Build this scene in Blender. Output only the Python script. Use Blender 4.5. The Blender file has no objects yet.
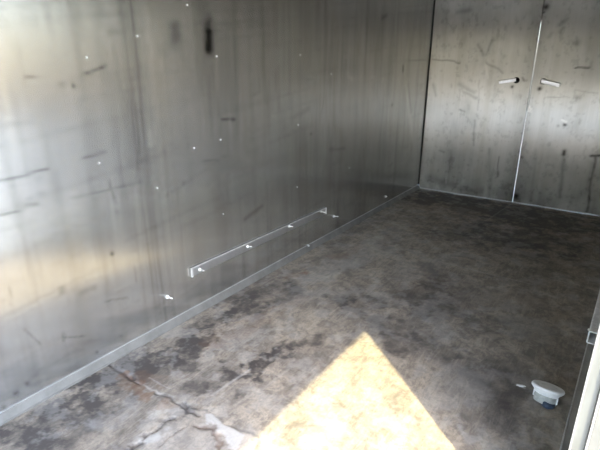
import bpy, bmesh, math
import numpy as np
from mathutils import Vector, Matrix

# ------------------------------------------------------------------ camera, sky, sun, exposure
scene = bpy.context.scene
C = scene.collection
H = 1.60                                   # eye height
TILT = math.atan(163.0/460.0)
YAW = math.radians(35.1)
FPX = 460.0
cam_d = bpy.data.cameras.new('camera')
cam = bpy.data.objects.new('camera', cam_d); C.objects.link(cam)
cam_d.sensor_width = 36.0
cam_d.lens = FPX/600.0*36.0
cam_d.clip_start = 0.02
cam.location = (0, 0, H)
cam.rotation_euler = (math.pi/2 - TILT, 0, YAW)
scene.camera = cam

w = bpy.data.worlds.new('sky'); scene.world = w; w.use_nodes = True
wn = w.node_tree.nodes; wl = w.node_tree.links
for n in list(wn): wn.remove(n)
wo = wn.new('ShaderNodeOutputWorld'); wb = wn.new('ShaderNodeBackground')
sky = wn.new('ShaderNodeTexSky'); sky.sky_type = 'NISHITA'
sky.sun_disc = False
sky.sun_elevation = math.radians(53); sky.sun_rotation = math.radians(129)
sky.air_density = 1.0; sky.dust_density = 1.8; sky.ozone_density = 1.0
wb.inputs['Strength'].default_value = 0.9
wl.new(sky.outputs[0], wb.inputs[0]); wl.new(wb.outputs[0], wo.inputs[0])

SUN_TRAVEL = Vector((-0.777, 0.629, -1.33)).normalized()
sd = bpy.data.lights.new('sun', 'SUN'); so = bpy.data.objects.new('sun', sd); C.objects.link(so)
sd.energy = 5.8; sd.angle = math.radians(0.9); sd.color = (1.0, 0.875, 0.50)
so.rotation_euler = SUN_TRAVEL.to_track_quat('-Z', 'Y').to_euler()
so.location = (6, -5, 9)

scene.view_settings.view_transform = 'Standard'
scene.view_settings.look = 'None'
scene.view_settings.gamma = 1
scene.view_settings.use_curve_mapping = False
scene.view_settings.exposure = 1.05

# ------------------------------------------------------------------ measuring helpers
def ray(px, py):
    r = (px-300)/FPX; u = (225-py)/FPX
    z = u*math.cos(TILT) - math.sin(TILT); f = math.cos(TILT) + u*math.sin(TILT)
    return Vector((r*math.cos(YAW) - f*math.sin(YAW), r*math.sin(YAW) + f*math.cos(YAW), z))
CP = Vector((0, 0, H))
def onx(px, py, X): d = ray(px, py); return CP + d*(X/d.x)
def ony(px, py, Y): d = ray(px, py); return CP + d*(Y/d.y)
def onz(px, py, Z=0.0): d = ray(px, py); return CP + d*((Z-H)/d.z)

XL = -2.155            # left wall
YB = 5.83              # back doors
YF = -1.1              # near end of the room, behind the camera
XR = 0.044             # inner face of the right wall
WT = 0.12              # its thickness
ZC = 2.50              # ceiling
YJ = 1.367             # far jamb of the side opening
YJ0 = -0.75            # near jamb
ZD = 2.19              # head of the side opening
XS = ony(512, 203, YB).x     # seam between the two back doors

# ------------------------------------------------------------------ noise and brush tools
rng = np.random.RandomState(7)
def vnoise(a, b, scale_a, scale_b, octs=4, seed=0, pers=0.55):
    out = np.zeros_like(a); amp = 1.0; tot = 0.0
    for o in range(octs):
        r = np.random.RandomState(seed*31+o)
        g = r.rand(256, 256)
        u = a*scale_a*(2**o) + 17.3*o + 50; v = b*scale_b*(2**o) + 9.1*o + 50
        i = np.floor(u).astype(int); j = np.floor(v).astype(int)
        fu = u-i; fv = v-j
        fu = fu*fu*(3-2*fu); fv = fv*fv*(3-2*fv)
        i0 = i % 256; i1 = (i+1) % 256; j0 = j % 256; j1 = (j+1) % 256
        val = (g[i0, j0]*(1-fu) + g[i1, j0]*fu)*(1-fv) + (g[i0, j1]*(1-fu) + g[i1, j1]*fu)*fv
        out += amp*val; tot += amp; amp *= pers
    return out/tot
def sstep(e0, e1, x):
    t = np.clip((x-e0)/(e1-e0), 0, 1); return t*t*(3-2*t)
def seg(a, b, p, q):
    """distance of grid points (a,b) to segment p-q"""
    dx = q[0]-p[0]; dy = q[1]-p[1]; L = dx*dx+dy*dy+1e-12
    t = np.clip(((a-p[0])*dx + (b-p[1])*dy)/L, 0, 1)
    return np.hypot(a-p[0]-t*dx, b-p[1]-t*dy)
def path(a, b, pts):
    d = None
    for p, q in zip(pts[:-1], pts[1:]):
        s = seg(a, b, p, q); d = s if d is None else np.minimum(d, s)
    return d
def gauss(d, r): return np.exp(-(d/r)**2)

# ------------------------------------------------------------------ mesh helpers
def mobj(name, bm, mat, parent=None, smooth=False, kind=None):
    me = bpy.data.meshes.new(name)
    bmesh.ops.recalc_face_normals(bm, faces=bm.faces)
    if smooth:
        for f in bm.faces: f.smooth = True
    bm.to_mesh(me); bm.free()
    me.materials.append(mat)
    o = bpy.data.objects.new(name, me); C.objects.link(o)
    if parent: o.parent = parent
    if kind: o['kind'] = kind
    return o
def box(bm, x0, x1, y0, y1, z0, z1, M=None, bevel=0.0):
    n = bmesh.ops.create_cube(bm, size=1.0)
    vs = n['verts']
    for v in vs:
        v.co = Vector(((x0+x1)/2 + v.co.x*(x1-x0), (y0+y1)/2 + v.co.y*(y1-y0), (z0+z1)/2 + v.co.z*(z1-z0)))
    if bevel > 0:
        es = list({e for v in vs for e in v.link_edges})
        r = bmesh.ops.bevel(bm, geom=es, offset=bevel, segments=2, affect='EDGES', profile=0.5)
        vs = list({v for f in r['faces'] for v in f.verts} | {v for v in vs if v.is_valid})
    if M is not None:
        for v in vs: v.co = M @ v.co
    return vs
def lathe(bm, prof, n=32, M=None, close=False):
    rings = []
    for (r, z) in prof:
        if r < 1e-5:
            v = bm.verts.new((0, 0, z)); rings.append([v])
        else:
            rings.append([bm.verts.new((r*math.cos(2*math.pi*k/n), r*math.sin(2*math.pi*k/n), z)) for k in range(n)])
    prs = list(zip(rings[:-1], rings[1:]))
    if close: prs.append((rings[-1], rings[0]))
    for A, B in prs:
        for k in range(n):
            k2 = (k+1) % n
            if len(A) == 1 and len(B) == 1: continue
            if len(A) == 1: bm.faces.new((A[0], B[k], B[k2]))
            elif len(B) == 1: bm.faces.new((A[k], A[k2], B[0]))
            else: bm.faces.new((A[k], A[k2], B[k2], B[k]))
    if M is not None:
        for R in rings:
            for v in R: v.co = M @ v.co
def frame(origin, axis, up=Vector((0, 0, 1))):
    """matrix whose local Z is axis"""
    z = axis.normalized(); x = up.cross(z)
    if x.length < 1e-4: x = Vector((1, 0, 0))
    x.normalize(); y = z.cross(x)
    m = Matrix.Identity(4)
    for i in range(3):
        m[i][0] = x[i]; m[i][1] = y[i]; m[i][2] = z[i]; m[i][3] = origin[i]
    return m
def empty(name, loc, label, cat, group=None):
    o = bpy.data.objects.new(name, None); C.objects.link(o)
    o.empty_display_size = 0.05
    o.location = loc; o['label'] = label; o['category'] = cat
    if group: o['group'] = group
    return o
def tag(o, label, cat, group=None):
    o['label'] = label; o['category'] = cat
    if group: o['group'] = group
    return o

def grid_sheet(name, origin, ua, va, nu, nv, lu, lv, mat, attr, disp=None, parent=None, kind=None, thick=0.0, vs=None):
    """rectangular sheet with a relief and a per-vertex stain attribute, with a back so that it has real thickness"""
    u = np.linspace(0, lu, nu); v = np.linspace(0, lv, nv) if vs is None else vs
    U, V = np.meshgrid(u, v, indexing='ij')
    P = np.array(origin)[None, None, :] + U[..., None]*np.array(ua) + V[..., None]*np.array(va)
    n = np.cross(np.array(ua), np.array(va))
    if disp is not None: P = P + disp[..., None]*n
    co = P.reshape(-1, 3)
    i = np.arange(nu-1)[:, None]; j = np.arange(nv-1)[None, :]
    a = i*nv + j; fs = np.stack([a, a+nv, a+nv+1, a+1], -1).reshape(-1, 4)
    if thick > 0:
        c4 = np.array([P[0, 0], P[-1, 0], P[-1, -1], P[0, -1]]) - n*thick
        base = len(co)
        co = np.concatenate([co, c4])
        B = [base+k for k in range(4)]
        rims = [[k*nv for k in range(nu)], [(nu-1)*nv+k for k in range(nv)],
                [k*nv+nv-1 for k in range(nu-1, -1, -1)], [k for k in range(nv-1, -1, -1)]]
        extra = [[B[3], B[2], B[1], B[0]]]
        for r, (b0, b1) in zip(rims, [(B[0], B[1]), (B[1], B[2]), (B[2], B[3]), (B[3], B[0])]):
            extra.append(list(reversed(r)) + [b0, b1])
    else: extra = []
    me = bpy.data.meshes.new(name)
    me.from_pydata([tuple(c) for c in co], [], [tuple(f) for f in fs.tolist()] + [tuple(e) for e in extra])
    sm = np.zeros(len(me.polygons), dtype=bool); sm[:len(fs)] = True
    me.polygons.foreach_set('use_smooth', sm)
    if attr is not None:
        at = me.color_attributes.new('marks', 'FLOAT_COLOR', 'POINT')
        A = np.zeros((len(co), 4), dtype=np.float32); A[:, 3] = 1
        A[:nu*nv, :3] = attr.reshape(-1, 3)
        at.data.foreach_set('color', A.ravel())
    me.update()
    me.materials.append(mat)
    o = bpy.data.objects.new(name, me); C.objects.link(o)
    if parent: o.parent = parent
    if kind: o['kind'] = kind
    return o

# ------------------------------------------------------------------ materials
class NT:
    def __init__(s, name):
        s.m = bpy.data.materials.new(name); s.m.use_nodes = True
        s.n = s.m.node_tree.nodes; s.l = s.m.node_tree.links
        s.b = s.n['Principled BSDF']
    def node(s, t, **kw):
        n = s.n.new(t)
        for k, v in kw.items(): setattr(n, k, v)
        return n
    def put(s, sock, v):
        if hasattr(v, 'is_linked') or isinstance(v, bpy.types.NodeSocket): s.l.new(v, sock)
        elif isinstance(v, (tuple, list)) and len(v) == 3 and sock.type == 'RGBA': sock.default_value = (*v, 1)
        else: sock.default_value = v
    def math(s, op, a, b=0.0, c=None, clamp=False):
        n = s.node('ShaderNodeMath', operation=op, use_clamp=clamp)
        s.put(n.inputs[0], a); s.put(n.inputs[1], b)
        if c is not None: s.put(n.inputs[2], c)
        return n.outputs[0]
    def coords(s, scale=(1, 1, 1), rotz=0.0):
        t = s.node('ShaderNodeTexCoord'); mp = s.node('ShaderNodeMapping')
        s.l.new(t.outputs['Object'], mp.inputs[0])
        mp.inputs['Scale'].default_value = scale; mp.inputs['Rotation'].default_value = (0, 0, rotz)
        return mp.outputs[0]
    def noise(s, scale=(1, 1, 1), sc=1.0, det=4.0, rough=0.55, dist=0.0, rotz=0.0):
        n = s.node('ShaderNodeTexNoise')
        n.inputs['Scale'].default_value = sc; n.inputs['Detail'].default_value = det
        n.inputs['Roughness'].default_value = rough; n.inputs['Distortion'].default_value = dist
        s.l.new(s.coords(scale, rotz), n.inputs['Vector'])
        return n.outputs[0]
    def remap(s, v, a, b, c=0.0, d=1.0):
        n = s.node('ShaderNodeMapRange', interpolation_type='SMOOTHSTEP')
        s.put(n.inputs[0], v)
        for k, x in zip((1, 2, 3, 4), (a, b, c, d)): n.inputs[k].default_value = x
        return n.outputs[0]
    def mix(s, f, a, b):
        n = s.node('ShaderNodeMix', data_type='RGBA')
        s.put(n.inputs['Factor'], f); s.put(n.inputs['A'], a); s.put(n.inputs['B'], b)
        return n.outputs['Result']
    def bump(s, h, strength=0.3, dist=0.002, normal=None):
        n = s.node('ShaderNodeBump'); n.inputs['Strength'].default_value = strength; n.inputs['Distance'].default_value = dist
        s.l.new(h, n.inputs['Height'])
        if normal: s.l.new(normal, n.inputs['Normal'])
        return n.outputs[0]
    def set(s, **kw):
        for k, v in kw.items(): s.put(s.b.inputs[k.replace('_', ' ')], v)
        return s.m

def sheet_metal(name, streak_scale, tone=(0.655, 0.65, 0.63), attr=True, rlo=0.215, rhi=0.235, dull_part=0.18, aniso=0.97):
    """worn mill-finish aluminium with runs of grime down the sheet"""
    t = NT(name)
    fine = t.noise(streak_scale, 1.0, 5, 0.6)
    broad = t.noise((0.9, 0.9, 0.6), 2.2, 4, 0.6, 0.6)
    drip = t.noise((9, 9, 0.7), 1.0, 3, 0.6)
    grime = t.math('ADD', t.math('MULTIPLY', t.remap(broad, 0.35, 0.7), 0.6), t.math('MULTIPLY', t.remap(drip, 0.5, 0.75), 0.5), clamp=True)
    dark = tuple(c*0.86*k for c, k in zip(tone, (1.0, 0.98, 0.93)))
    col = t.mix(grime, tone, dark)
    col = t.mix(t.remap(fine, 0.35, 0.75, 0, 0.22), col, tuple(c*0.75 for c in tone))
    rough = t.remap(fine, 0.3, 0.7, rlo, rhi)
    if attr:
        a = t.node('ShaderNodeAttribute', attribute_name='marks')
        sp = t.node('ShaderNodeSeparateColor'); t.l.new(a.outputs['Color'], sp.inputs[0])
        R, G, B = sp.outputs
        col = t.mix(R, col, (0.035, 0.033, 0.03))
        col = t.mix(G, col, (0.86, 0.85, 0.80))
    t.set(Metallic=1.0)
    rough = t.math('ADD', rough, t.math('MULTIPLY', grime, 0.03), clamp=True)
    n1 = t.bump(fine, 0.01, 0.0002)
    tg = t.node('ShaderNodeTangent', direction_type='RADIAL', axis='Z')
    if aniso: t.set(Anisotropic=aniso, Tangent=tg.outputs[0])
    n2 = t.bump(t.noise((1, 1, 0.8), 1.6, 2, 0.5), 0.12, 0.005, n1)
    t.set(Base_Color=col, Roughness=rough, Normal=n2)
    dull = t.node('ShaderNodeBsdfPrincipled')          # oxidised skin: a much wider lobe of the same metal
    t.put(dull.inputs['Base Color'], col); dull.inputs['Metallic'].default_value = 0.55
    dull.inputs['Roughness'].default_value = 0.75; t.l.new(n2, dull.inputs['Normal'])
    mx = t.node('ShaderNodeMixShader'); mx.inputs[0].default_value = dull_part
    t.l.new(t.b.outputs[0], mx.inputs[1]); t.l.new(dull.outputs[0], mx.inputs[2])
    t.l.new(mx.outputs[0], t.n['Material Output'].inputs['Surface'])
    return t.m

def plain_metal(name, tone, rough, scale=(60, 60, 60), met=1.0):
    t = NT(name)
    n = t.noise(scale, 1.0, 4, 0.6)
    return t.set(Base_Color=t.mix(t.remap(n, 0.3, 0.7), tone, tuple(c*0.8 for c in tone)), Metallic=met,
                 Roughness=t.remap(n, 0.3, 0.7, rough, rough+0.15), Normal=t.bump(n, 0.15, 0.001))
def painted(name, tone, tone2, rough=0.6, scale=(12, 12, 12), spec=0.5):
    t = NT(name)
    n = t.noise(scale, 1.0, 5, 0.6, 0.4)
    return t.set(Base_Color=t.mix(t.remap(n, 0.35, 0.7), tone, tone2), Roughness=rough, Normal=t.bump(n, 0.2, 0.001))

M_wall = sheet_metal('wall_sheet_metal', (5, 70, 1.6))
M_back = sheet_metal('door_sheet_metal', (60, 5, 1.4), tone=(0.57, 0.57, 0.555), rlo=0.285, rhi=0.31, dull_part=0.48)
M_inner = sheet_metal('other_sheet_metal', (20, 20, 1.5), tone=(0.44, 0.415, 0.375), attr=False)
M_trim = plain_metal('flashing_metal', (0.20, 0.195, 0.18), 0.62, (9, 9, 9), 0.2)
M_rail = plain_metal('rail_metal', (0.42, 0.41, 0.39), 0.62, (9, 9, 9), 0.2)
M_alu = plain_metal('bright_aluminium', (0.72, 0.72, 0.71), 0.45, (60, 60, 60), 0.4)
M_plate = sheet_metal('plate_aluminium', (5, 40, 10), tone=(0.50, 0.50, 0.50), attr=False, rlo=0.30, rhi=0.34, dull_part=0.35, aniso=0.0)
M_handle = plain_metal('polished_handle', (0.93, 0.92, 0.90), 0.26, (20, 20, 20))
M_bolt = plain_metal('zinc_bolt', (0.92, 0.92, 0.90), 0.35, (60, 60, 60), 0.1)
M_tube = plain_metal('galvanised_tube', (0.86, 0.86, 0.85), 0.6, (25, 25, 25), 0.0)
M_dark = painted('dark_sealant', (0.012, 0.012, 0.012), (0.03, 0.028, 0.025), 0.8)
M_jamb = painted('cream_jamb_paint', (0.145, 0.150, 0.142), (0.112, 0.114, 0.105), 0.6, (14, 14, 4))
M_white = painted('white_paint', (0.40, 0.39, 0.36), (0.34, 0.33, 0.31), 0.5)
M_post = painted('pale_grey_paint', (0.14, 0.14, 0.13), (0.12, 0.12, 0.112), 0.5)
M_pvc = painted('white_plastic', (0.86, 0.88, 0.90), (0.74, 0.77, 0.80), 0.38, (30, 30, 30))
M_pvc2 = painted('grey_plastic', (0.50, 0.52, 0.50), (0.36, 0.38, 0.37), 0.45, (40, 40, 40))
M_blue = painted('dark_blue_plastic', (0.035, 0.06, 0.11), (0.02, 0.03, 0.05), 0.5, (60, 60, 60))
M_chip = painted('pale_chip', (0.75, 0.74, 0.72), (0.6, 0.6, 0.58), 0.7)
M_ground = painted('outside_concrete', (0.50, 0.53, 0.54), (0.44, 0.46, 0.47), 0.9, (1.5, 1.5, 1.5))

# concrete floor
def concrete():
    t = NT('stained_concrete')
    a = t.node('ShaderNodeAttribute', attribute_name='marks')
    sp = t.node('ShaderNodeSeparateColor'); t.l.new(a.outputs['Color'], sp.inputs[0])
    R, G, B = sp.outputs
    blot = t.noise((1, 1, 1), 2.6, 7, 0.62, 0.8)
    med = t.noise((1, 1, 1), 11, 7, 0.68, 0.6)
    fine = t.noise((1, 1, 1), 70, 5, 0.65)
    brush = t.noise((26, 5, 1), 1.0, 6, 0.7, 1.6, rotz=math.radians(38))
    med2 = t.noise((1, 1, 1), 26, 6, 0.7, 1.2)
    base = t.mix(t.remap(blot, 0.38, 0.60), (0.385, 0.33, 0.265), (0.25, 0.22, 0.187))
    base = t.mix(t.remap(med, 0.44, 0.60, 0, 0.62), base, (0.15, 0.134, 0.119))
    base = t.mix(t.remap(med2, 0.50, 0.62, 0, 0.40), base, (0.15, 0.135, 0.12))
    base = t.mix(t.remap(brush, 0.50, 0.58, 0, 0.36), base, (0.42, 0.37, 0.295))
    br2 = t.noise((34, 7, 1), 1.0, 5, 0.7, 1.2, rotz=math.radians(52))
    base = t.mix(t.remap(br2, 0.52, 0.60, 0, 0.28), base, (0.175, 0.14, 0.10))
    base = t.mix(t.remap(fine, 0.5, 0.75, 0, 0.40), base, (0.10, 0.095, 0.09))
    dk = t.math('MULTIPLY', R, t.remap(med, 0.25, 0.6, 0.72, 1.15), clamp=True)
    base = t.mix(dk, base, (0.066, 0.057, 0.053))
    base = t.mix(t.math('MULTIPLY', G, t.remap(fine, 0.3, 0.7, 1.0, 0.8)), base, (0.47, 0.46, 0.44))
    base = t.mix(B, base, (0.17, 0.088, 0.048))
    rough = t.math('SUBTRACT', 0.82, t.math('MULTIPLY', dk, 0.22))
    h = t.math('ADD', t.math('MULTIPLY', med, 0.6), t.math('MULTIPLY', fine, 0.4))
    return t.set(Base_Color=base, Roughness=rough, Normal=t.bump(h, 0.5, 0.004))
M_floor = concrete()

# ------------------------------------------------------------------ FLOOR
st = 0.0115
x0f, x1f, y0f, y1f = XL-0.05, XR+WT, YF-0.05, YB+0.05
nu = 300
ys_ = np.concatenate([np.arange(y0f, 0.45, 0.04), np.arange(0.45, 2.0, 0.0055), np.arange(2.0, y1f-0.005, 0.012), [y1f]])
nv = len(ys_)
A_, B_ = np.meshgrid(np.linspace(x0f, x1f, nu), ys_, indexing='ij')
wx = (vnoise(A_, B_, 5, 5, 5, 1)-0.5); wy = (vnoise(A_, B_, 5, 5, 5, 2)-0.5)
fx = (vnoise(A_, B_, 22, 22, 4, 3)-0.5); fy = (vnoise(A_, B_, 22, 22, 4, 4)-0.5)
def F(px, py): p = onz(px, py); return (p.x, p.y)
def fpath(pts, warp=0.0, fine=0.0):
    return path(A_ + wx*warp + fx*fine, B_ + wy*warp + fy*fine, [F(*p) for p in pts] if len(pts) > 1 else [F(*pts[0])]*2)
dark = np.zeros_like(A_); light = np.zeros_like(A_); rust = np.zeros_like(A_); dz = np.zeros_like(A_)
patchy = sstep(0.36, 0.62, vnoise(A_, B_, 6, 6, 6, 5, 0.68))
patch2 = sstep(0.38, 0.60, vnoise(A_, B_, 13, 13, 5, 6, 0.7))
def stain(pts, r, s, warp=0.35, pk=0.6, arr=None):
    m = sstep(0.12, 0.75, gauss(fpath(pts, warp, 0.12), r)*(0.55+0.9*(0.5*patchy+0.5*patch2)))*s*(1-pk + pk*(0.5*patchy+0.5*patch2)*1.4)
    return m
D = [  # pixel path, radius m, strength
    ([(405, 196), (440, 199), (500, 212), (600, 228)], 0.30, 0.85),
    ([(425, 197), (480, 207)], 0.28, 0.5),
    ([(370, 208), (415, 194)], 0.12, 0.6),
    ([(490, 232), (545, 240)], 0.34, 0.62),
    ([(450, 235), (480, 228)], 0.16, 0.4),
    ([(570, 262), (600, 270)], 0.25, 0.2),
    ([(20, 440), (60, 410), (85, 395)], 0.16, 0.55),
    ([(10, 450), (60, 432), (110, 400)], 0.20, 0.38),
    ([(110, 385), (150, 370)], 0.16, 0.35),
    ([(225, 300), (262, 285)], 0.10, 0.4),
    ([(150, 372), (200, 352)], 0.08, 0.45),
    ([(100, 385), (150, 357), (175, 345)], 0.13, 0.75),
    ([(190, 332), (225, 318), (255, 303)], 0.10, 0.62),
    ([(180, 350), (215, 340)], 0.07, 0.55),
    ([(245, 378), (268, 358), (285, 350)], 0.06, 0.8),
    ([(285, 345), (312, 328)], 0.06, 0.5),
    ([(268, 298), (300, 285)], 0.08, 0.45),
    ([(395, 325), (430, 345), (450, 352)], 0.10, 0.5),
    ([(365, 315), (385, 322)], 0.08, 0.45),
    ([(200, 385), (225, 372)], 0.07, 0.5),
    ([(240, 395), (262, 385)], 0.05, 0.4),
    ([(350, 300), (400, 300), (440, 290)], 0.13, 0.34),
    ([(400, 230), (430, 240)], 0.13, 0.22),
    ([(500, 380), (540, 440)], 0.16, 0.28),
    ([(480, 325), (530, 330)], 0.14, 0.25),
    ([(500, 430), (520, 450)], 0.10, 0.3),
    ([(60, 440), (100, 410)], 0.10, 0.45),
    ([(547, 400), (556, 392)], 0.05, 0.5),
    ([(425, 268), (440, 290), (438, 312)], 0.13, 0.45),
    ([(400, 335), (412, 345)], 0.09, 0.5),
    ([(325, 296), (345, 302)], 0.07, 0.5),
    ([(465, 318), (480, 326)], 0.09, 0.4),
    ([(500, 412), (530, 408)], 0.07, 0.35),
]
for p, r, s in D: dark = np.maximum(dark, stain(p, r, s)) + 0.25*stain(p, r, s)
# the old spill rings near the back doors
ring = np.abs(np.hypot(A_ - F(520, 236)[0] + wx*0.1, (B_ - F(520, 236)[1] + wy*0.1)*0.8) - 0.42)
dark += 0.22*gauss(ring, 0.03)
L = [
    ([(320, 272), (370, 248), (400, 232)], 0.16, 0.30),
    ([(285, 300), (330, 285)], 0.10, 0.22),
    ([(130, 410), (110, 425)], 0.09, 0.35),
    ([(170, 425), (190, 415)], 0.07, 0.5),
    ([(250, 335), (215, 360)], 0.05, 0.22),
    ([(440, 322), (452, 330)], 0.10, 0.3),
    ([(505, 325), (525, 330)], 0.12, 0.2),
    ([(345, 262), (385, 250)], 0.10, 0.3),
    ([(440, 400), (470, 380)], 0.12, 0.25),
    ([(480, 440), (490, 450)], 0.05, 0.4),
    ([(400, 270), (440, 262)], 0.16, 0.22),
    ([(520, 300), (480, 290)], 0.2, 0.10),
]
for p, r, s in L: light = np.maximum(light, stain(p, r, s))
# pale scraped patch at the bottom, with an uneven edge
def inpoly(pts, warp, fine):
    a = A_ + wx*warp + fx*fine; b = B_ + wy*warp + fy*fine
    P = [F(*p) for p in pts]; n = len(P); ins = np.zeros(a.shape, bool); dmin = None
    for k in range(n):
        (xa, ya), (xb, yb) = P[k], P[(k+1) % n]
        c = ((ya > b) != (yb > b)) & (a < (xb-xa)*(b-ya)/(yb-ya+1e-12)+xa); ins ^= c
        s = seg(a, b, (xa, ya), (xb, yb)); dmin = s if dmin is None else np.minimum(dmin, s)
    return np.where(ins, dmin, -dmin)
pp = inpoly([(193, 409), (212, 411), (222, 422), (234, 428), (254, 431), (262, 437), (240, 500), (140, 480), (132, 452), (148, 441), (160, 428), (185, 418)], 0.05, 0.02)
mask = sstep(-0.004, 0.012, pp)
light = np.maximum(light, mask*(0.22 + 0.5*(vnoise(A_, B_, 9, 9, 5, 8)-0.5)))
dark *= (1-0.85*mask)
dark += 0.16*sstep(1.9, 0.9, B_)*(1-mask)*sstep(0.3, 0.6, patchy)
white = gauss(fpath([(143, 441), (157, 437)], 0.05, 0.03), 0.03)
light = np.maximum(light, 0.9*white)
white = inpoly([(205, 414), (213, 413), (224, 424), (246, 434), (236, 452), (228, 448), (224, 436), (206, 424)], 0.02, 0.015)
light = np.maximum(light, 0.85*sstep(-0.003, 0.008, white))
dark += 0.5*gauss(np.abs(pp), 0.008)*sstep(0.35, 0.6, patchy)
# cracks
def crack(pts, r, depth, s=0.9, warp=0.04, fine=0.03):
    global dark, dz, light
    g = gauss(fpath(pts, warp, fine), r)
    dark = dark + 0.68*s*g; light = light*(1-g*0.8); dz = dz - depth*g
crack([(110, 365), (129, 377), (141, 384)], 0.010, 0.008, 1.0)
crack([(129, 376), (132, 378)], 0.018, 0.014, 1.6, 0.0, 0.02)
crack([(158, 393), (172, 399), (186, 408), (200, 416)], 0.008, 0.005, 0.85)
crack([(184, 404), (187, 409), (189, 411)], 0.014, 0.010, 1.5, 0.0, 0.05)
crack([(128, 450), (142, 440), (150, 434), (165, 425), (180, 417)], 0.009, 0.008, 1.1, 0.05, 0.08)
crack([(160, 447), (172, 436), (186, 427)], 0.005, 0.004, 0.5)
g = gauss(fpath([(199, 427), (206, 428), (217, 433), (224, 440), (226, 452)], 0.02, 0.09), 0.016)
dark += 0.5*g; rust += 0.30*g; light *= (1-g); dz -= 0.008*g
g = gauss(fpath([(130, 378), (146, 386), (162, 394)], 0.02, 0.02), 0.006); light = np.maximum(light, 0.5*g); dark *= (1-0.8*g)
g = gauss(fpath([(150, 378), (170, 388)], 0.02, 0.02), 0.004); light = np.maximum(light, 0.45*g)
# rust
for p, r, s in [([(122, 380), (140, 388), (152, 397)], 0.035, 0.5), ([(140, 376), (168, 384)], 0.04, 0.22), ([(288, 277), (306, 272)], 0.035, 0.6), ([(335, 256), (360, 246)], 0.05, 0.25), ([(244, 281), (262, 273)], 0.03, 0.6),
                ([(165, 408), (178, 410)], 0.03, 0.3), ([(400, 200), (470, 210)], 0.2, 0.16), ([(220, 340), (300, 300)], 0.09, 0.22), ([(420, 280), (520, 300)], 0.3, 0.08)]:
    rust = np.maximum(rust, stain(p, r, s, 0.15))
# dark seam next to the flashing
dark += 0.75*gauss(fpath([(252, 281), (238, 289), (232, 291)], 0.0, 0.02), 0.010)
dark += 0.55*gauss(fpath([(418, 190), (470, 199), (600, 219)], 0.03, 0.03), 0.05)
# saw lines and scratches
for p, s in [([(212, 395), (250, 369)], 0.5), ([(415, 255), (470, 269), (535, 285)], 0.40), ([(465, 230), (490, 218), (511, 204)], 0.3), ([(262, 390), (300, 360)], 0.25), ([(235, 405), (262, 388)], 0.18)]:
    light = np.maximum(light, s*gauss(fpath(p, 0.01, 0.004), 0.007))
light = np.maximum(light, 0.85*gauss(fpath([(517, 384), (524, 387)], 0.0, 0.02), 0.008))
# mop-like mottling of paler cement everywhere
light = np.maximum(light, 0.26*sstep(0.5, 0.64, vnoise(A_, B_, 9, 9, 6, 12, 0.7)))
dark += 0.26*sstep(0.50, 0.62, vnoise(A_*0.9+B_*0.5, B_-A_*0.3, 8, 4, 6, 13, 0.7))
dz += 0.004*(vnoise(A_, B_, 2, 2, 3, 9)-0.5) - 0.002
dz += 0.0015*mask
marks = np.stack([np.clip(dark, 0, 1), np.clip(light, 0, 1), np.clip(rust, 0, 1)], -1)
floor = grid_sheet('floor', (x0f, y0f, 0), (1, 0, 0), (0, 1, 0), nu, nv, x1f-x0f, y1f-y0f, M_floor, marks, dz, kind='structure', thick=0.10, vs=ys_-y0f)

# ground outside the enclosure, a step lower
bm = bmesh.new(); box(bm, -14, 16, -14, 20, -0.40, -0.18)
mobj('ground', bm, M_ground, kind='structure')

# ------------------------------------------------------------------ LEFT WALL
st = 0.0115
nu = int((YB-YF+0.1)/st); nv = int(ZC/st)
ly = YB-YF+0.1
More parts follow.
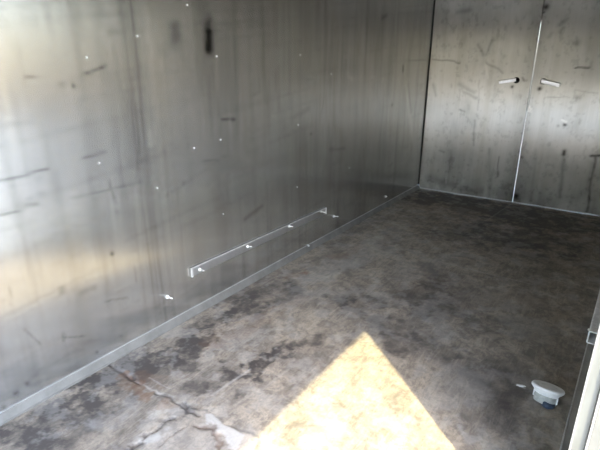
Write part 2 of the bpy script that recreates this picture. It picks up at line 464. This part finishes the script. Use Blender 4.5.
# u runs towards -Y so that the sheet's normal faces the room (+X)
yy = (YB+0.05) - np.linspace(0, ly, nu); zz = np.linspace(0, ZC, nv)
Y_, Z_ = np.meshgrid(yy, zz, indexing='ij')
def Wl(px, py): p = onx(px, py, XL); return (p.y, p.z)
def wline(pts, r, s, jit=0.0, seed=3):
    n1 = (vnoise(Y_, Z_, 9, 9, 3, seed)-0.5)*jit
    P = [Wl(*p) for p in pts]
    if len(P) == 1: P = P*2
    return s*gauss(path(Y_+n1, Z_+n1, P), r)
wd = np.zeros_like(Y_); wlt = np.zeros_like(Y_); wr = np.zeros_like(Y_)
for p, r, s in [
    ([(84, 74), (96, 70), (106, 66)], 0.006, 0.55), ([(26, 77), (42, 77)], 0.004, 0.35), ([(62, 85)], 0.007, 0.7), ([(65, 86)], 0.005, 0.6), ([(74, 85)], 0.008, 0.8),
    ([(4, 126), (32, 122)], 0.005, 0.35), ([(81, 159), (106, 152)], 0.006, 0.38), ([(0, 181), (48, 169)], 0.006, 0.40), ([(20, 176), (36, 172)], 0.007, 0.35),
    ([(0, 216), (38, 204)], 0.005, 0.35), ([(26, 206), (38, 203)], 0.007, 0.35), ([(73, 198), (143, 181)], 0.004, 0.22), ([(161, 199), (218, 162)], 0.004, 0.22), ([(112, 254)], 0.012, 0.6),
    ([(117, 212)], 0.009, 0.45), ([(184, 183)], 0.010, 0.6), ([(104, 302), (128, 297)], 0.006, 0.3), ([(82, 292), (95, 287)], 0.018, 0.22),
    ([(62, 289), (62, 293)], 0.016, 0.28), ([(62, 338), (84, 336)], 0.005, 0.35), ([(63, 333), (64, 341)], 0.006, 0.35), ([(97, 352)], 0.010, 0.5), ([(16, 393)], 0.010, 0.55), ([(27, 384)], 0.010, 0.6), ([(4, 407)], 0.010, 0.5),
    ([(222, 120), (235, 119)], 0.007, 0.6), ([(233, 119.5)], 0.012, 0.7), ([(382, 18), (387, 15)], 0.02, 0.3), ([(403, 66), (403, 71)], 0.016, 0.7), ([(392, 105)], 0.016, 0.7), ([(311, 134)], 0.012, 0.6),
    ([(245, 219), (262, 206)], 0.018, 0.33), ([(245, 218), (258, 209)], 0.010, 0.2), ([(108, 33), (118, 32)], 0.010, 0.25), ([(136, 181), (139, 140)], 0.006, 0.12), ([(160, 50), (168, 55)], 0.02, 0.12),
    ([(35, 172), (10, 180)], 0.012, 0.12), ([(250, 98), (262, 90)], 0.006, 0.2), ([(122, 335)], 0.018, 0.35), ([(292, 118), (310, 108)], 0.02, 0.14),
    ([(0, 230), (30, 222)], 0.005, 0.15), ([(205, 165), (230, 155)], 0.006, 0.18), ([(330, 150), (345, 148)], 0.02, 0.2), ([(203, 162), (212, 160)], 0.006, 0.3),
    ([(408, 85), (411, 112)], 0.03, 0.25)]:
    wd = np.maximum(wd, wline(p, r, s, 0.01))
wd = np.maximum(wd, wline([(173, 31), (173, 40)], 0.045, 0.42, 0.08))
wd = np.maximum(wd, wline([(210, 30), (210, 46)], 0.042, 0.78, 0.06)); wd = np.maximum(wd, wline([(210, 20), (210, 34)], 0.03, 0.45, 0.05))
for p, r, s in [([(182, 117), (192, 106)], 0.006, 0.35), ([(187, 93), (190, 97)], 0.006, 0.5), ([(150, 132), (151, 145)], 0.020, 0.35), ([(347, 73), (352, 79)], 0.022, 0.35),
                ([(160, 60), (161, 68)], 0.008, 0.3), ([(247, 100), (262, 95)], 0.01, 0.15), ([(285, 150), (297, 160)], 0.05, 0.12), ([(155, 185), (158, 190)], 0.014, 0.3),
                ([(406, 85), (413, 140)], 0.05, 0.30), ([(240, 155), (250, 162)], 0.03, 0.15), ([(192, 148), (193, 152)], 0.008, 0.4), ([(122, 333), (123, 335)], 0.008, 0.5)]:  # long pale smudge by the back corner also paints a reflected glow
    wlt = np.maximum(wlt, wline(p, r, s, 0.02))
# runs of grime down the sheet (where water came down beside the old seam and elsewhere)
def run(px, w_, s, lo=0.0, seed=1):
    y = Wl(px, 0)[0]
    wob = (vnoise(Z_*0+1, Z_, 1, 1.2, 3, seed)-0.5)*0.035
    m = 0.4 + 0.9*vnoise(Y_*0+seed, Z_, 1, 2.5, 4, seed+40)
    return s*gauss(Y_-y-wob, w_)*m
for k, (px, w_, s) in enumerate([(119, 0.007, 0.22), (124, 0.006, 0.18), (129, 0.007, 0.32), (133, 0.005, 0.24), (140, 0.012, 0.14), (126, 0.06, 0.16), (97, 0.03, 0.08), (108, 0.012, 0.1), (160, 0.01, 0.14), (178, 0.02, 0.10),
                                 (205, 0.03, 0.12), (232, 0.012, 0.12), (248, 0.02, 0.14), (262, 0.012, 0.14), (283, 0.03, 0.16), (300, 0.015, 0.16), (318, 0.04, 0.14), (345, 0.03, 0.14), (368, 0.02, 0.16), (392, 0.03, 0.14), (60, 0.02, 0.06), (20, 0.03, 0.05)]):
    wd = np.clip(wd + run(px, w_, s*0.65, seed=k+2), 0, 1)
for k, (px, w_, s) in enumerate([(145, 0.012, 0.14), (152, 0.008, 0.10), (113, 0.01, 0.08), (236, 0.01, 0.08), (275, 0.008, 0.08), (292, 0.01, 0.08), (330, 0.012, 0.07), (410, 0.03, 0.12)]):
    wlt = np.clip(wlt + run(px, w_, s, seed=k+70), 0, 1)
# thousands of faint handling scratches
streak = vnoise(Y_*1.0+Z_*0.3, Z_-Y_*0.12, 1.0, 55, 4, 21)
wd = np.clip(wd + 0.10*sstep(0.62, 0.78, streak), 0, 1)
cloud = vnoise(Y_, Z_, 2.2, 1.3, 5, 22, 0.6)
wd = np.clip(wd + 0.12*sstep(0.40, 0.75, cloud), 0, 1)
wd = np.clip(wd + 0.14*sstep(0.45, 0.75, vnoise(Y_, Z_, 14, 1.2, 4, 23, 0.6)), 0, 1)
wd = np.clip(wd + 0.12*sstep(0.45, 0.0, Z_)*sstep(0.35, 0.7, vnoise(Y_, Z_, 4, 6, 5, 24)), 0, 1)
# scattered fine scratches, every which way
rs_ = np.random.RandomState(11)
for q in range(70):
    y0_ = 0.6 + 5.0*rs_.rand(); z0_ = 0.1 + 2.1*rs_.rand(); an_ = rs_.choice([0.15, 0.25, 1.2, 1.5, 1.9]) + 0.2*rs_.randn(); l_ = 0.03 + 0.16*rs_.rand()
    g_ = gauss(seg(Y_, Z_, (y0_, z0_), (y0_+l_*math.cos(an_), z0_+l_*math.sin(an_))), 0.006)
    if q % 3: wd = np.maximum(wd, (0.15+0.2*rs_.rand())*g_)
    else: wlt = np.maximum(wlt, (0.12+0.2*rs_.rand())*g_)
wr = sstep(0.4, 0.7, vnoise(Y_, Z_, 3, 3, 4, 25))
dn = 0.0022*(vnoise(Y_, Z_, 0.9, 0.7, 2, 26)-0.5)
marks = np.stack([wd, wlt, wr], -1)
wall_left = grid_sheet('wall_left', (XL, YB+0.05, 0), (0, -1, 0), (0, 0, 1), nu, nv, ly, ZC, M_wall, marks, None, kind='structure', thick=0.06)
# (u x v) = (-1,0,0): flip the sheet so its face is towards the room
me = wall_left.data
co = np.empty(len(me.vertices)*3); me.vertices.foreach_get('co', co); co = co.reshape(-1, 3)
co[:nu*nv, 0] = XL + dn.ravel()
co[nu*nv:, 0] = XL - 0.06
me.vertices.foreach_set('co', co.ravel()); me.flip_normals(); me.update()

# pop rivets through the left wall
def rivet_bm(r=0.0048, h=0.003):
    b = bmesh.new(); lathe(b, [(0, h), (r*0.5, h*0.9), (r*0.85, h*0.55), (r, 0), (r, -0.002), (0, -0.002)], 12, frame(Vector((0, 0, 0)), Vector((1, 0, 0)))); return b
rv0 = None
for (px, py) in [(86.5, 57.5), (137, 36), (216.5, 56.3), (331, 74), (298, 125), (220.5, 139.7), (99, 163), (187, 5), (223, 214), (297, 187), (349, 168), (386, 196.5), (157, 188), (300, 55), (194, 148), (219, 138.5)][:15]:
    p = onx(px, py, XL)
    if rv0 is None: o = rv0 = mobj('rivet', rivet_bm(), M_alu, wall_left, True)
    else:
        o = rv0.copy(); C.objects.link(o)
    o.location = (XL+0.003, p.y, p.z)

# sloping flashing where the left wall meets the floor
bm = bmesh.new()
prof = [(XL-0.004, -0.002), (XL+0.030, -0.002), (XL+0.030, 0.004), (XL+0.024, 0.008), (XL+0.006, 0.040), (XL+0.006, 0.046), (XL-0.004, 0.046)]
ends = []
for k in range(61):
    y = YF + (YB-YF)*k/60
    ends.append([bm.verts.new((x, y, z)) for x, z in prof])
for a, b in zip(ends[:-1], ends[1:]):
    for k in range(len(prof)): bm.faces.new((a[k], a[(k+1) % len(prof)], b[(k+1) % len(prof)], b[k]))
bm.faces.new(ends[0]); bm.faces.new(list(reversed(ends[-1])))
base_left = mobj('baseboard_left', bm, M_trim, kind='structure')
bm = bmesh.new(); box(bm, XL-0.001, XL+0.0075, YF, YB-0.01, 0.0455, 0.0490, None, 0.001)
mobj('top_edge', bm, M_rail, base_left)

# ------------------------------------------------------------------ BACK DOORS
def back_leaf(name, xa, xb, marks_fn, z0=0.010):
    st = 0.0115; n1 = int((xb-xa)/st); n2 = int((ZC-z0)/st)
    X, Z = np.meshgrid(np.linspace(xa, xb, n1), np.linspace(z0, ZC, n2), indexing='ij')
    m = marks_fn(X, Z)
    dsp = 0.0018*(vnoise(X, Z, 1.2, 0.9, 2, 41)-0.5)
    # u=(1,0,0), v=(0,0,1): normal = (0,-1,0) towards the room
    return grid_sheet(name, (xa, YB, z0), (1, 0, 0), (0, 0, 1), n1, n2, xb-xa, ZC-z0, M_back, m, dsp, kind='structure', thick=0.012)
def Wb(px, py): p = ony(px, py, YB); return (p.x, p.z)
DK = [([(432, 60), (447, 61), (460, 63)], 0.010, 0.45), ([(487, 62), (503, 73)], 0.012, 0.3), ([(512.5, 86.5)], 0.016, 0.95), ([(540, 88.5)], 0.022, 0.95), ([(522, 78), (524, 81)], 0.012, 0.4), ([(526, 81)], 0.012, 0.3),
      ([(546, 7)], 0.030, 0.8), ([(544, 12)], 0.014, 0.6), ([(577, 43)], 0.035, 0.45), ([(575, 68), (588, 68.5)], 0.009, 0.7), ([(565.5, 124.5)], 0.018, 0.9), ([(558, 126)], 0.016, 0.4),
      ([(565, 151), (564.5, 154)], 0.022, 0.95), ([(565, 154), (562, 175), (560, 197)], 0.022, 0.36), ([(591, 156), (602, 155.5)], 0.014, 0.75), ([(595.5, 157), (591, 185), (587, 212)], 0.014, 0.55), ([(593, 165), (590, 190)], 0.035, 0.25),
      ([(499, 157), (497.5, 177)], 0.008, 0.45), ([(498, 172), (498, 175)], 0.014, 0.5), ([(522, 157)], 0.02, 0.4), ([(516, 196)], 0.03, 0.6), ([(488, 200), (500, 203)], 0.03, 0.3), ([(430, 178), (455, 186)], 0.06, 0.35), ([(458, 188), (480, 192)], 0.05, 0.3),
      ([(460, 84), (474, 92)], 0.03, 0.28), ([(464, 92), (477, 98)], 0.02, 0.3), ([(433, 85), (436, 95)], 0.02, 0.25), ([(458, 12), (470, 10)], 0.03, 0.25), ([(478, 45), (483, 55)], 0.02, 0.25), ([(486, 55), (492, 40)], 0.015, 0.22), ([(560, 25), (566, 20)], 0.025, 0.28),
      ([(563, 28), (560, 32)], 0.02, 0.3), ([(552, 33), (549, 37)], 0.02, 0.2), ([(575, 90), (598, 93)], 0.01, 0.2), ([(545, 98), (570, 97)], 0.007, 0.25), ([(475, 120), (474, 145)], 0.012, 0.28), ([(480, 80), (478, 110)], 0.01, 0.2), ([(578, 98)], 0.03, 0.3),
      ([(460, 110), (464, 112)], 0.015, 0.3), ([(440, 150), (444, 152)], 0.015, 0.3), ([(490, 150), (489, 200)], 0.03, 0.16), ([(451, 150), (449, 180)], 0.02, 0.15), ([(536, 150), (531, 200)], 0.02, 0.14)]
LT = [([(529.5, 106), (531, 112), (528, 111), (529, 106), (532, 109)], 0.006, 0.35), ([(562, 120), (566, 122)], 0.010, 0.5), ([(446, 178), (446, 183)], 0.008, 0.3), ([(431, 120), (434, 150)], 0.10, 0.15), ([(575, 142), (600, 144)], 0.07, 0.12), ([(486, 66), (488, 78)], 0.01, 0.2)]  # wide pale band at far right paints the reflected sunlit floor
def bmarks(X, Z):
    n1 = (vnoise(X, Z, 9, 9, 3, 55)-0.5)*0.03
    d = np.zeros_like(X); l = np.zeros_like(X)
    for p, r, s in DK:
        P = [Wb(*q) for q in p]; P = P*2 if len(P) == 1 else P
        d = np.maximum(d, s*gauss(path(X+n1, Z+n1, P), r))
    for p, r, s in LT:
        P = [Wb(*q) for q in p]
        l = np.maximum(l, s*gauss(path(X, Z, P), r))
    d += 0.24*gauss(X-XS+0.02, 0.11)*(0.4+0.8*vnoise(X, Z, 4, 2, 4, 56))
    d += 0.09*sstep(0.45, 0.8, vnoise(X, Z, 9, 0.9, 4, 57, 0.6))
    d += 0.17*sstep(0.42, 0.70, vnoise(X, Z, 2.4, 2.0, 5, 58, 0.62))
    d += 0.16*sstep(0.58, 0.74, vnoise(X+Z*0.2, Z, 26, 18, 4, 59, 0.6))
    d += 0.30*sstep(0.35, 0.0, Z)*sstep(0.3, 0.65, vnoise(X, Z, 5, 4, 5, 60))
    b = sstep(0.4, 0.7, vnoise(X, Z, 3, 3, 4, 61))
    return np.stack([np.clip(d, 0, 1), np.clip(l, 0, 1), b], -1)
XRW = 0.236                                  # right wall face further down the room
door_1 = back_leaf('door_1', XL+0.012, XS-0.0018, bmarks, 0.001)
door_2 = back_leaf('door_2', XS+0.0018, XRW-0.01, bmarks, 0.001)
# bright strips imitating daylight that leaks through the seam and under the leaves
bm = bmesh.new(); box(bm, XS+0.0018, XS+0.0100, YB-0.005, YB+0.004, 0.010, ony(535, 20, YB).z, bevel=0.001)
mobj('edge_strip', bm, M_alu, door_2)
bm = bmesh.new(); box(bm, XS+0.012, XRW-0.012, YB-0.006, YB+0.003, 0.009, 0.015, bevel=0.001)
mobj('bottom_strip', bm, M_alu, door_2)
bm = bmesh.new(); box(bm, XL+0.03, XS-0.006, YB-0.005, YB+0.003, 0.008, 0.013, bevel=0.001)
mobj('bottom_strip', bm, M_alu, door_1)
# black rubber gasket in the corner
bm = bmesh.new(); box(bm, XL+0.001, XL+0.013, YB-0.004, YB+0.02, 0.05, ZC, bevel=0.002)
mobj('trim_1', bm, M_dark, kind='structure')
# upper rubber astragal behind the meeting edges of the doors
pz = ony(535, 22, YB).z
bm = bmesh.new(); box(bm, XS-0.02, XS+0.02, YB+0.014, YB+0.022, pz, ZC)
mobj('trim_2', bm, M_dark, kind='structure')

def handle(parent, p0, p1):
    a = ony(*p0, YB-0.045); b = ony(*p1, YB-0.045)
    # a flattened bar, its face tipped down to mirror the sunlit floor patch
    ln = (b-a).length; ex = (b-a).normalized()
    nz = Vector((0, -math.cos(math.radians(8)), -math.sin(math.radians(8)))); nz = (nz - ex*nz.dot(ex)).normalized(); ey = nz.cross(ex)
    Mh = Matrix.Identity(4)
    for q in range(3): Mh[q][0] = ex[q]; Mh[q][1] = ey[q]; Mh[q][2] = nz[q]; Mh[q][3] = a[q]
    bm = bmesh.new(); box(bm, -0.008, ln+0.004, -0.019, 0.019, -0.012, 0.012, Mh, 0.004)
    o = mobj('handle', bm, M_handle, parent)
    return a, b, o
# lever handles, their hubs and keepers
a, b, h1 = handle(door_1, (515.5, 80.0), (499.5, 82.2))
m = ony(514.5, 80.2, YB)
bm = bmesh.new(); lathe(bm, [(0, 0.055), (0.016, 0.055), (0.020, 0.05), (0.020, 0.006), (0.034, 0.005), (0.034, -0.003), (0, -0.003)], 20, frame(Vector((m.x+0.02, YB, m.z)), Vector((0, -1, 0))))
mobj('pivot', bm, M_dark, h1, True)
a, b, h2 = handle(door_2, (542.0, 81.2), (559.5, 85.2))
m = ony(543.5, 81.4, YB)
bm = bmesh.new(); lathe(bm, [(0, 0.055), (0.016, 0.055), (0.020, 0.05), (0.020, 0.006), (0.034, 0.005), (0.034, -0.003), (0, -0.003)], 20, frame(Vector((m.x, YB, m.z)), Vector((0, -1, 0))))
mobj('pivot', bm, M_alu, h2, True)

# ------------------------------------------------------------------ THE REST OF THE SHELL
bm = bmesh.new(); box(bm, XL-0.06, XR+WT+0.1, YF-0.05, YF, 1.15, ZC)
mobj('front_light_baffle', bm, M_inner, kind='structure')  # unseen upper panel, added to cut the sky light from the open end
bm = bmesh.new(); box(bm, XL-0.06, XR+WT+0.1, YF-0.06, YB+0.06, ZC+0.001, ZC+0.06)
mobj('ceiling', bm, M_inner, kind='structure')

# right wall: splays outward about two degrees beyond the side opening
ang = math.radians(2.0)
bm = bmesh.new()
def prism(bm, poly, z0, z1):
    lo = [bm.verts.new((x, y, z0)) for x, y in poly]; hi = [bm.verts.new((x, y, z1)) for x, y in poly]
    n = len(poly)
    bm.faces.new(list(reversed(lo))); bm.faces.new(hi)
    for k in range(n): bm.faces.new((lo[k], lo[(k+1) % n], hi[(k+1) % n], hi[k]))
yw = YJ+0.05
XW = 0.075
prism(bm, [(XW+0.004, yw), (XW+0.10, yw), (XW+0.10+(YB-yw)*math.tan(ang), YB+0.05), (XW+0.004+(YB-yw)*math.tan(ang), YB+0.05)], 0.0, ZC)
prism(bm, [(XW, YF), (XW+0.1, YF), (XW+0.1, YJ0), (XW, YJ0)], 0.0, ZC)
prism(bm, [(XR, YJ0), (XW+0.1, YJ0), (XW+0.1, YJ+0.06), (XR, YJ+0.06)], ZD, ZC)
mobj('wall_right', bm, M_inner, kind='structure')

# far door post: cream face, bright lip, channel
def post(name, poly, mat, z0=0.0, z1=ZD, parent=None):
    bm = bmesh.new(); prism(bm, poly, z0, z1)
    es = [e for e in bm.edges if abs(e.verts[0].co.z-e.verts[1].co.z) > 0.5]
    bmesh.ops.bevel(bm, geom=es, offset=0.0015, segments=2, affect='EDGES')
    o = mobj(name, bm, mat, parent)
    if parent is None: o['kind'] = 'structure'
    return o
X3 = 0.0579*YJ      # where the bright lip stands
tr3 = post('trim_3', [(XR, YJ), (X3-0.001, YJ), (X3-0.001, YJ+0.05), (XR, YJ+0.05)], M_jamb)
post('edge_strip', [(XR-0.003, YJ-0.003), (XR+0.0015, YJ-0.003), (XR+0.0015, YJ+0.03), (XR-0.003, YJ+0.03)], M_white, parent=tr3)
tr4 = post('trim_4', [(X3, YJ-0.012), (X3+0.006, YJ-0.012), (X3+0.006, YJ+0.04), (X3, YJ+0.04)], M_white)
tr5 = post('trim_5', [(X3+0.007, YJ+0.004), (X3+0.09, YJ+0.004), (X3+0.09, YJ+0.05), (X3+0.007, YJ+0.05)], M_post)

# floor rail along the right wall and the open-ended rectangular tube that lies on it
def dirn(): return Vector((math.sin(ang), math.cos(ang), 0))
ra = onz(560, 450, 0.035); rb = onz(587, 345, 0.035)
d2 = (rb-ra); d2.z = 0; d2.normalize(); nrm = Vector((d2.y, -d2.x, 0))
rs = ra - d2*0.9
def rbox(s0, s1, n0, n1, z0, z1, mat, name, parent=None, bevel=0.002):
    M = Matrix.Identity(4)
    for i in range(3):
        M[i][0] = nrm[i]; M[i][1] = d2[i]; M[i][3] = rs[i] if i < 2 else 0
    bm = bmesh.new(); box(bm, n0, n1, s0, s1, z0, z1, M, bevel)
    return mobj(name, bm, mat, parent)
LEN = (YB - rs.y)/d2.y
base_right = rbox(0, LEN-0.02, 0.0, 0.052, 0.0, 0.033, M_rail, 'baseboard_right'); base_right['kind'] = 'structure'
rbox(0, LEN-0.03, -0.0025, 0.004, 0.003, 0.037, M_alu, 'lip', base_right, 0.001)

te = onz(586.1, 342.3, 0.037)
s0 = (te-rs).dot(d2)
tw, th, tt = 0.061, 0.080, 0.005
M = Matrix.Identity(4)
for i in range(3): M[i][0] = nrm[i]; M[i][1] = d2[i]; M[i][3] = te[i]
tube = empty('rectangular_tube', te, 'grey rectangular metal tube with open bright-rimmed end at right edge of floor', 'metal tube')
bm = bmesh.new()
L2 = 2.2
def ringv(y, inset, rr):
    vs = []
    for (cx, cz, a0) in [(tw-inset-rr, th-inset-rr, 0), (inset+rr, th-inset-rr, 90), (inset+rr, inset+rr, 180), (tw-inset-rr, inset+rr, 270)]:
        for k in range(4):
            an = math.radians(a0+30*k); vs.append(bm.verts.new((cx+rr*math.cos(an), y, cz+rr*math.sin(an))))
    return vs
R = [ringv(0.0, 0.0, 0.010), ringv(L2, 0.0, 0.010), ringv(L2, tt, 0.006), ringv(0.0, tt, 0.006)]
for k in range(4):
    A2, B2 = R[k], R[(k+1) % 4]
    for i in range(16): bm.faces.new((A2[i], A2[(i+1) % 16], B2[(i+1) % 16], B2[i]))
Mt = M.copy(); Mt.translation = Vector((0, 0, 0))
for v in bm.verts: v.co = Mt @ v.co
mobj('tube_body', bm, M_tube, tube)
bm = bmesh.new(); R = [ringv(-0.004, -0.001, 0.010), ringv(0.001, -0.001, 0.010), ringv(0.001, tt+0.001, 0.006), ringv(-0.004, tt+0.001, 0.006)]
for k in range(4):
    A2, B2 = R[k], R[(k+1) % 4]
    for i in range(16): bm.faces.new((A2[i], A2[(i+1) % 16], B2[(i+1) % 16], B2[i]))
for v in bm.verts: v.co = Mt @ v.co
o = mobj('end_rim', bm, M_pvc, tube); o['label'] = 'bright cut rim of the tube'
bm = bmesh.new(); lathe(bm, [(0, 0.008), (0.006, 0.006), (0.008, 0), (0, -0.002)], 12, frame(Vector((0, 0, 0)), -nrm))
o = mobj('screw', bm, M_bolt, tube, True); o.location = d2*0.05 + Vector((0, 0, 0.060)) - nrm*0.001

# ------------------------------------------------------------------ PLATE WITH BOLTS ON THE LEFT WALL
XP = XL+0.008
pts = [onx(190.5, 268.5, XP), onx(326.0, 207.5, XP)]
ya, za = pts[0].y, pts[0].z; yb_, zb = pts[1].y, pts[1].z
plate = empty('mounting_strip', (XL+0.003, ya, za), 'long narrow metal strip bolted low on the left wall', 'metal strip')
hh = 0.062
def lz(y): return (zb-za)*(y-ya)/(yb_-ya)
def pbox(name, y0, y1, t0, t1, x0, x1, mat, bev=0.001):
    bm = bmesh.new(); vs = box(bm, x0, x1, y0-ya, y1-ya, t0, t1, None, bev)
    for v in bm.verts: v.co.z += (zb-za)*v.co.y/(yb_-ya)
    return mobj(name, bm, mat, plate)
pbox('plate', ya, yb_, -hh, 0.0, 0.0, 0.006, M_plate)
pbox('top_lip', ya, yb_, -0.006, 0.001, 0.006, 0.013, M_alu)
pbox('end_flange', ya, ya+0.012, -hh, -0.001, 0.006, 0.016, M_alu)
pbox('end_flange', yb_-0.010, yb_, -hh, -0.001, 0.006, 0.014, M_alu)

def bolt_parts(root, ln=0.035, tilt=(0, 0)):
    ax = Vector((1, tilt[0], tilt[1])).normalized(); F0 = frame(Vector((0, 0, 0)), ax)
    bm = bmesh.new(); lathe(bm, [(0, 0.0028), (0.011, 0.0028), (0.012, 0.0015), (0.012, -0.001), (0, -0.001)], 20, frame(Vector((0, 0, 0)), Vector((1, 0, 0))))
    a = mobj('washer', bm, M_bolt, root, True)
    bm = bmesh.new(); lathe(bm, [(0, 0.011), (0.0075, 0.011), (0.0088, 0.010), (0.0088, 0.0025), (0, 0.0025)], 6, F0)
    b = mobj('nut', bm, M_bolt, root)
    bm = bmesh.new(); pr = [(0, ln)] + [(0.0045 if k % 2 else 0.0038, ln-0.0005-k*(ln-0.010)/14) for k in range(15)] + [(0, 0.009)]
    lathe(bm, pr, 12, F0)
    c = mobj('threaded_shank', bm, M_bolt, root, True)
    return a, b, c
for k, (px, py, ln, tl) in enumerate([(199.5, 269.5, 0.040, (0.1, 0.0)), (247.5, 246.6, 0.032, (0.5, 0.1)), (289.0, 226.3, 0.036, (0.3, 0.05)), (320.8, 211.5, 0.044, (0.3, -0.1))]):
    p = onx(px, py, XP)
    e = bpy.data.objects.new('bolt', None); C.objects.link(e); e.parent = plate; e.empty_display_size = 0.02
    e.location = (0.0062, p.y-ya, p.z-za)
    bolt_parts(e, ln, tl)
for (px, py, ln, tl, lab) in [
    (167.0, 296.8, 0.045, (0.05, 0.05), 'small silver bolt in the left wall, below and left of the long metal strip'),
    (333.5, 216.2, 0.045, (0.3, 0.05), 'small silver bolt in the left wall just right of the metal strip'),
    (307.5, 245.6, 0.020, (0.1, 0.1), 'short silver bolt low on the left wall under the strip, just above the floor flashing'),
    (385.5, 196.5, 0.018, (0.0, 0.2), 'tiny silver bolt low on the left wall close to the back corner')]:
    p = onx(px, py, XL)
    e = empty('bolt', (XL+0.0035, p.y, p.z), lab, 'bolt')
    bolt_parts(e, ln, tl)

# ------------------------------------------------------------------ WHITE PIPE FLANGE STANDING TILTED IN THE FLOOR
fp = onz(545.0, 400.0)
away = Vector((ray(543, 400).x, ray(543, 400).y, 0)).normalized(); rgt = Vector((away.y, -away.x, 0))
ax = (Vector((0, 0, 1)) + away*0.36 + rgt*0.03).normalized()
fl = empty('pipe_flange', fp, 'white plastic pipe flange tilted in the concrete floor, with dark blue opening below', 'pipe fitting')
Fm = frame(Vector((0, 0, 0)), ax)
bm = bmesh.new()
lathe(bm, [(0.060, 0.036), (0.063, 0.044), (0.076, 0.058), (0.083, 0.066), (0.084, 0.074), (0.081, 0.080), (0.070, 0.082), (0.050, 0.079), (0.046, 0.074), (0.046, 0.045), (0.052, 0.036)], 48, Fm, close=True)
mobj('rim', bm, M_pvc, fl, True)
bm = bmesh.new()
lathe(bm, [(0.053, -0.01), (0.059, -0.01), (0.059, 0.014), (0.062, 0.016), (0.062, 0.022), (0.059, 0.024), (0.059, 0.0405), (0.053, 0.0405)], 40, Fm, close=True)
mobj('neck', bm, M_pvc2, fl, True)
bm = bmesh.new()
lathe(bm, [(0, 0.084), (0.020, 0.0835), (0.0455, 0.080), (0.0455, 0.066), (0, 0.066)], 32, Fm)
mobj('inner_cap', bm, M_pvc, fl, True)
bm = bmesh.new()
lathe(bm, [(0, 0.0), (0.026, 0.0), (0.034, 0.006), (0.034, 0.028), (0.028, 0.036), (0, 0.036)], 24, frame(-away*0.036 + rgt*0.012 + Vector((0, 0, -0.012)), Vector((0, 0, 1))+rgt*0.3))
o = mobj('plug', bm, M_blue, fl, True); o['label'] = 'dark blue plug'
bm = bmesh.new(); box(bm, -0.004, 0.004, -0.003, 0.012, -0.018, 0.018, frame(Vector((0, 0, 0)), ax), 0.002)
o = mobj('lug', bm, M_pvc, fl); o.location = (-rgt*0.061) + ax*0.028
o2 = o.copy(); C.objects.link(o2); o2.location = rgt*0.057 + ax*0.026 - away*0.02

fl.scale = (0.9, 0.9, 0.9)
# flake of pale cement beside it
cp = onz(521, 386)
bm = bmesh.new(); bmesh.ops.create_icosphere(bm, subdivisions=2, radius=0.012)
for v in bm.verts: v.co = Vector((v.co.x*1.9, v.co.y*0.7, v.co.z*0.35)) + Vector((0.002*math.sin(v.co.x*700), 0.0015*math.cos(v.co.y*900), 0))
o = mobj('cement_flake', bm, M_chip); o.location = (cp.x, cp.y, 0.002); o.rotation_euler = (0, 0, math.radians(20))
tag(o, 'small pale flake on the floor left of the white pipe flange', 'flake')
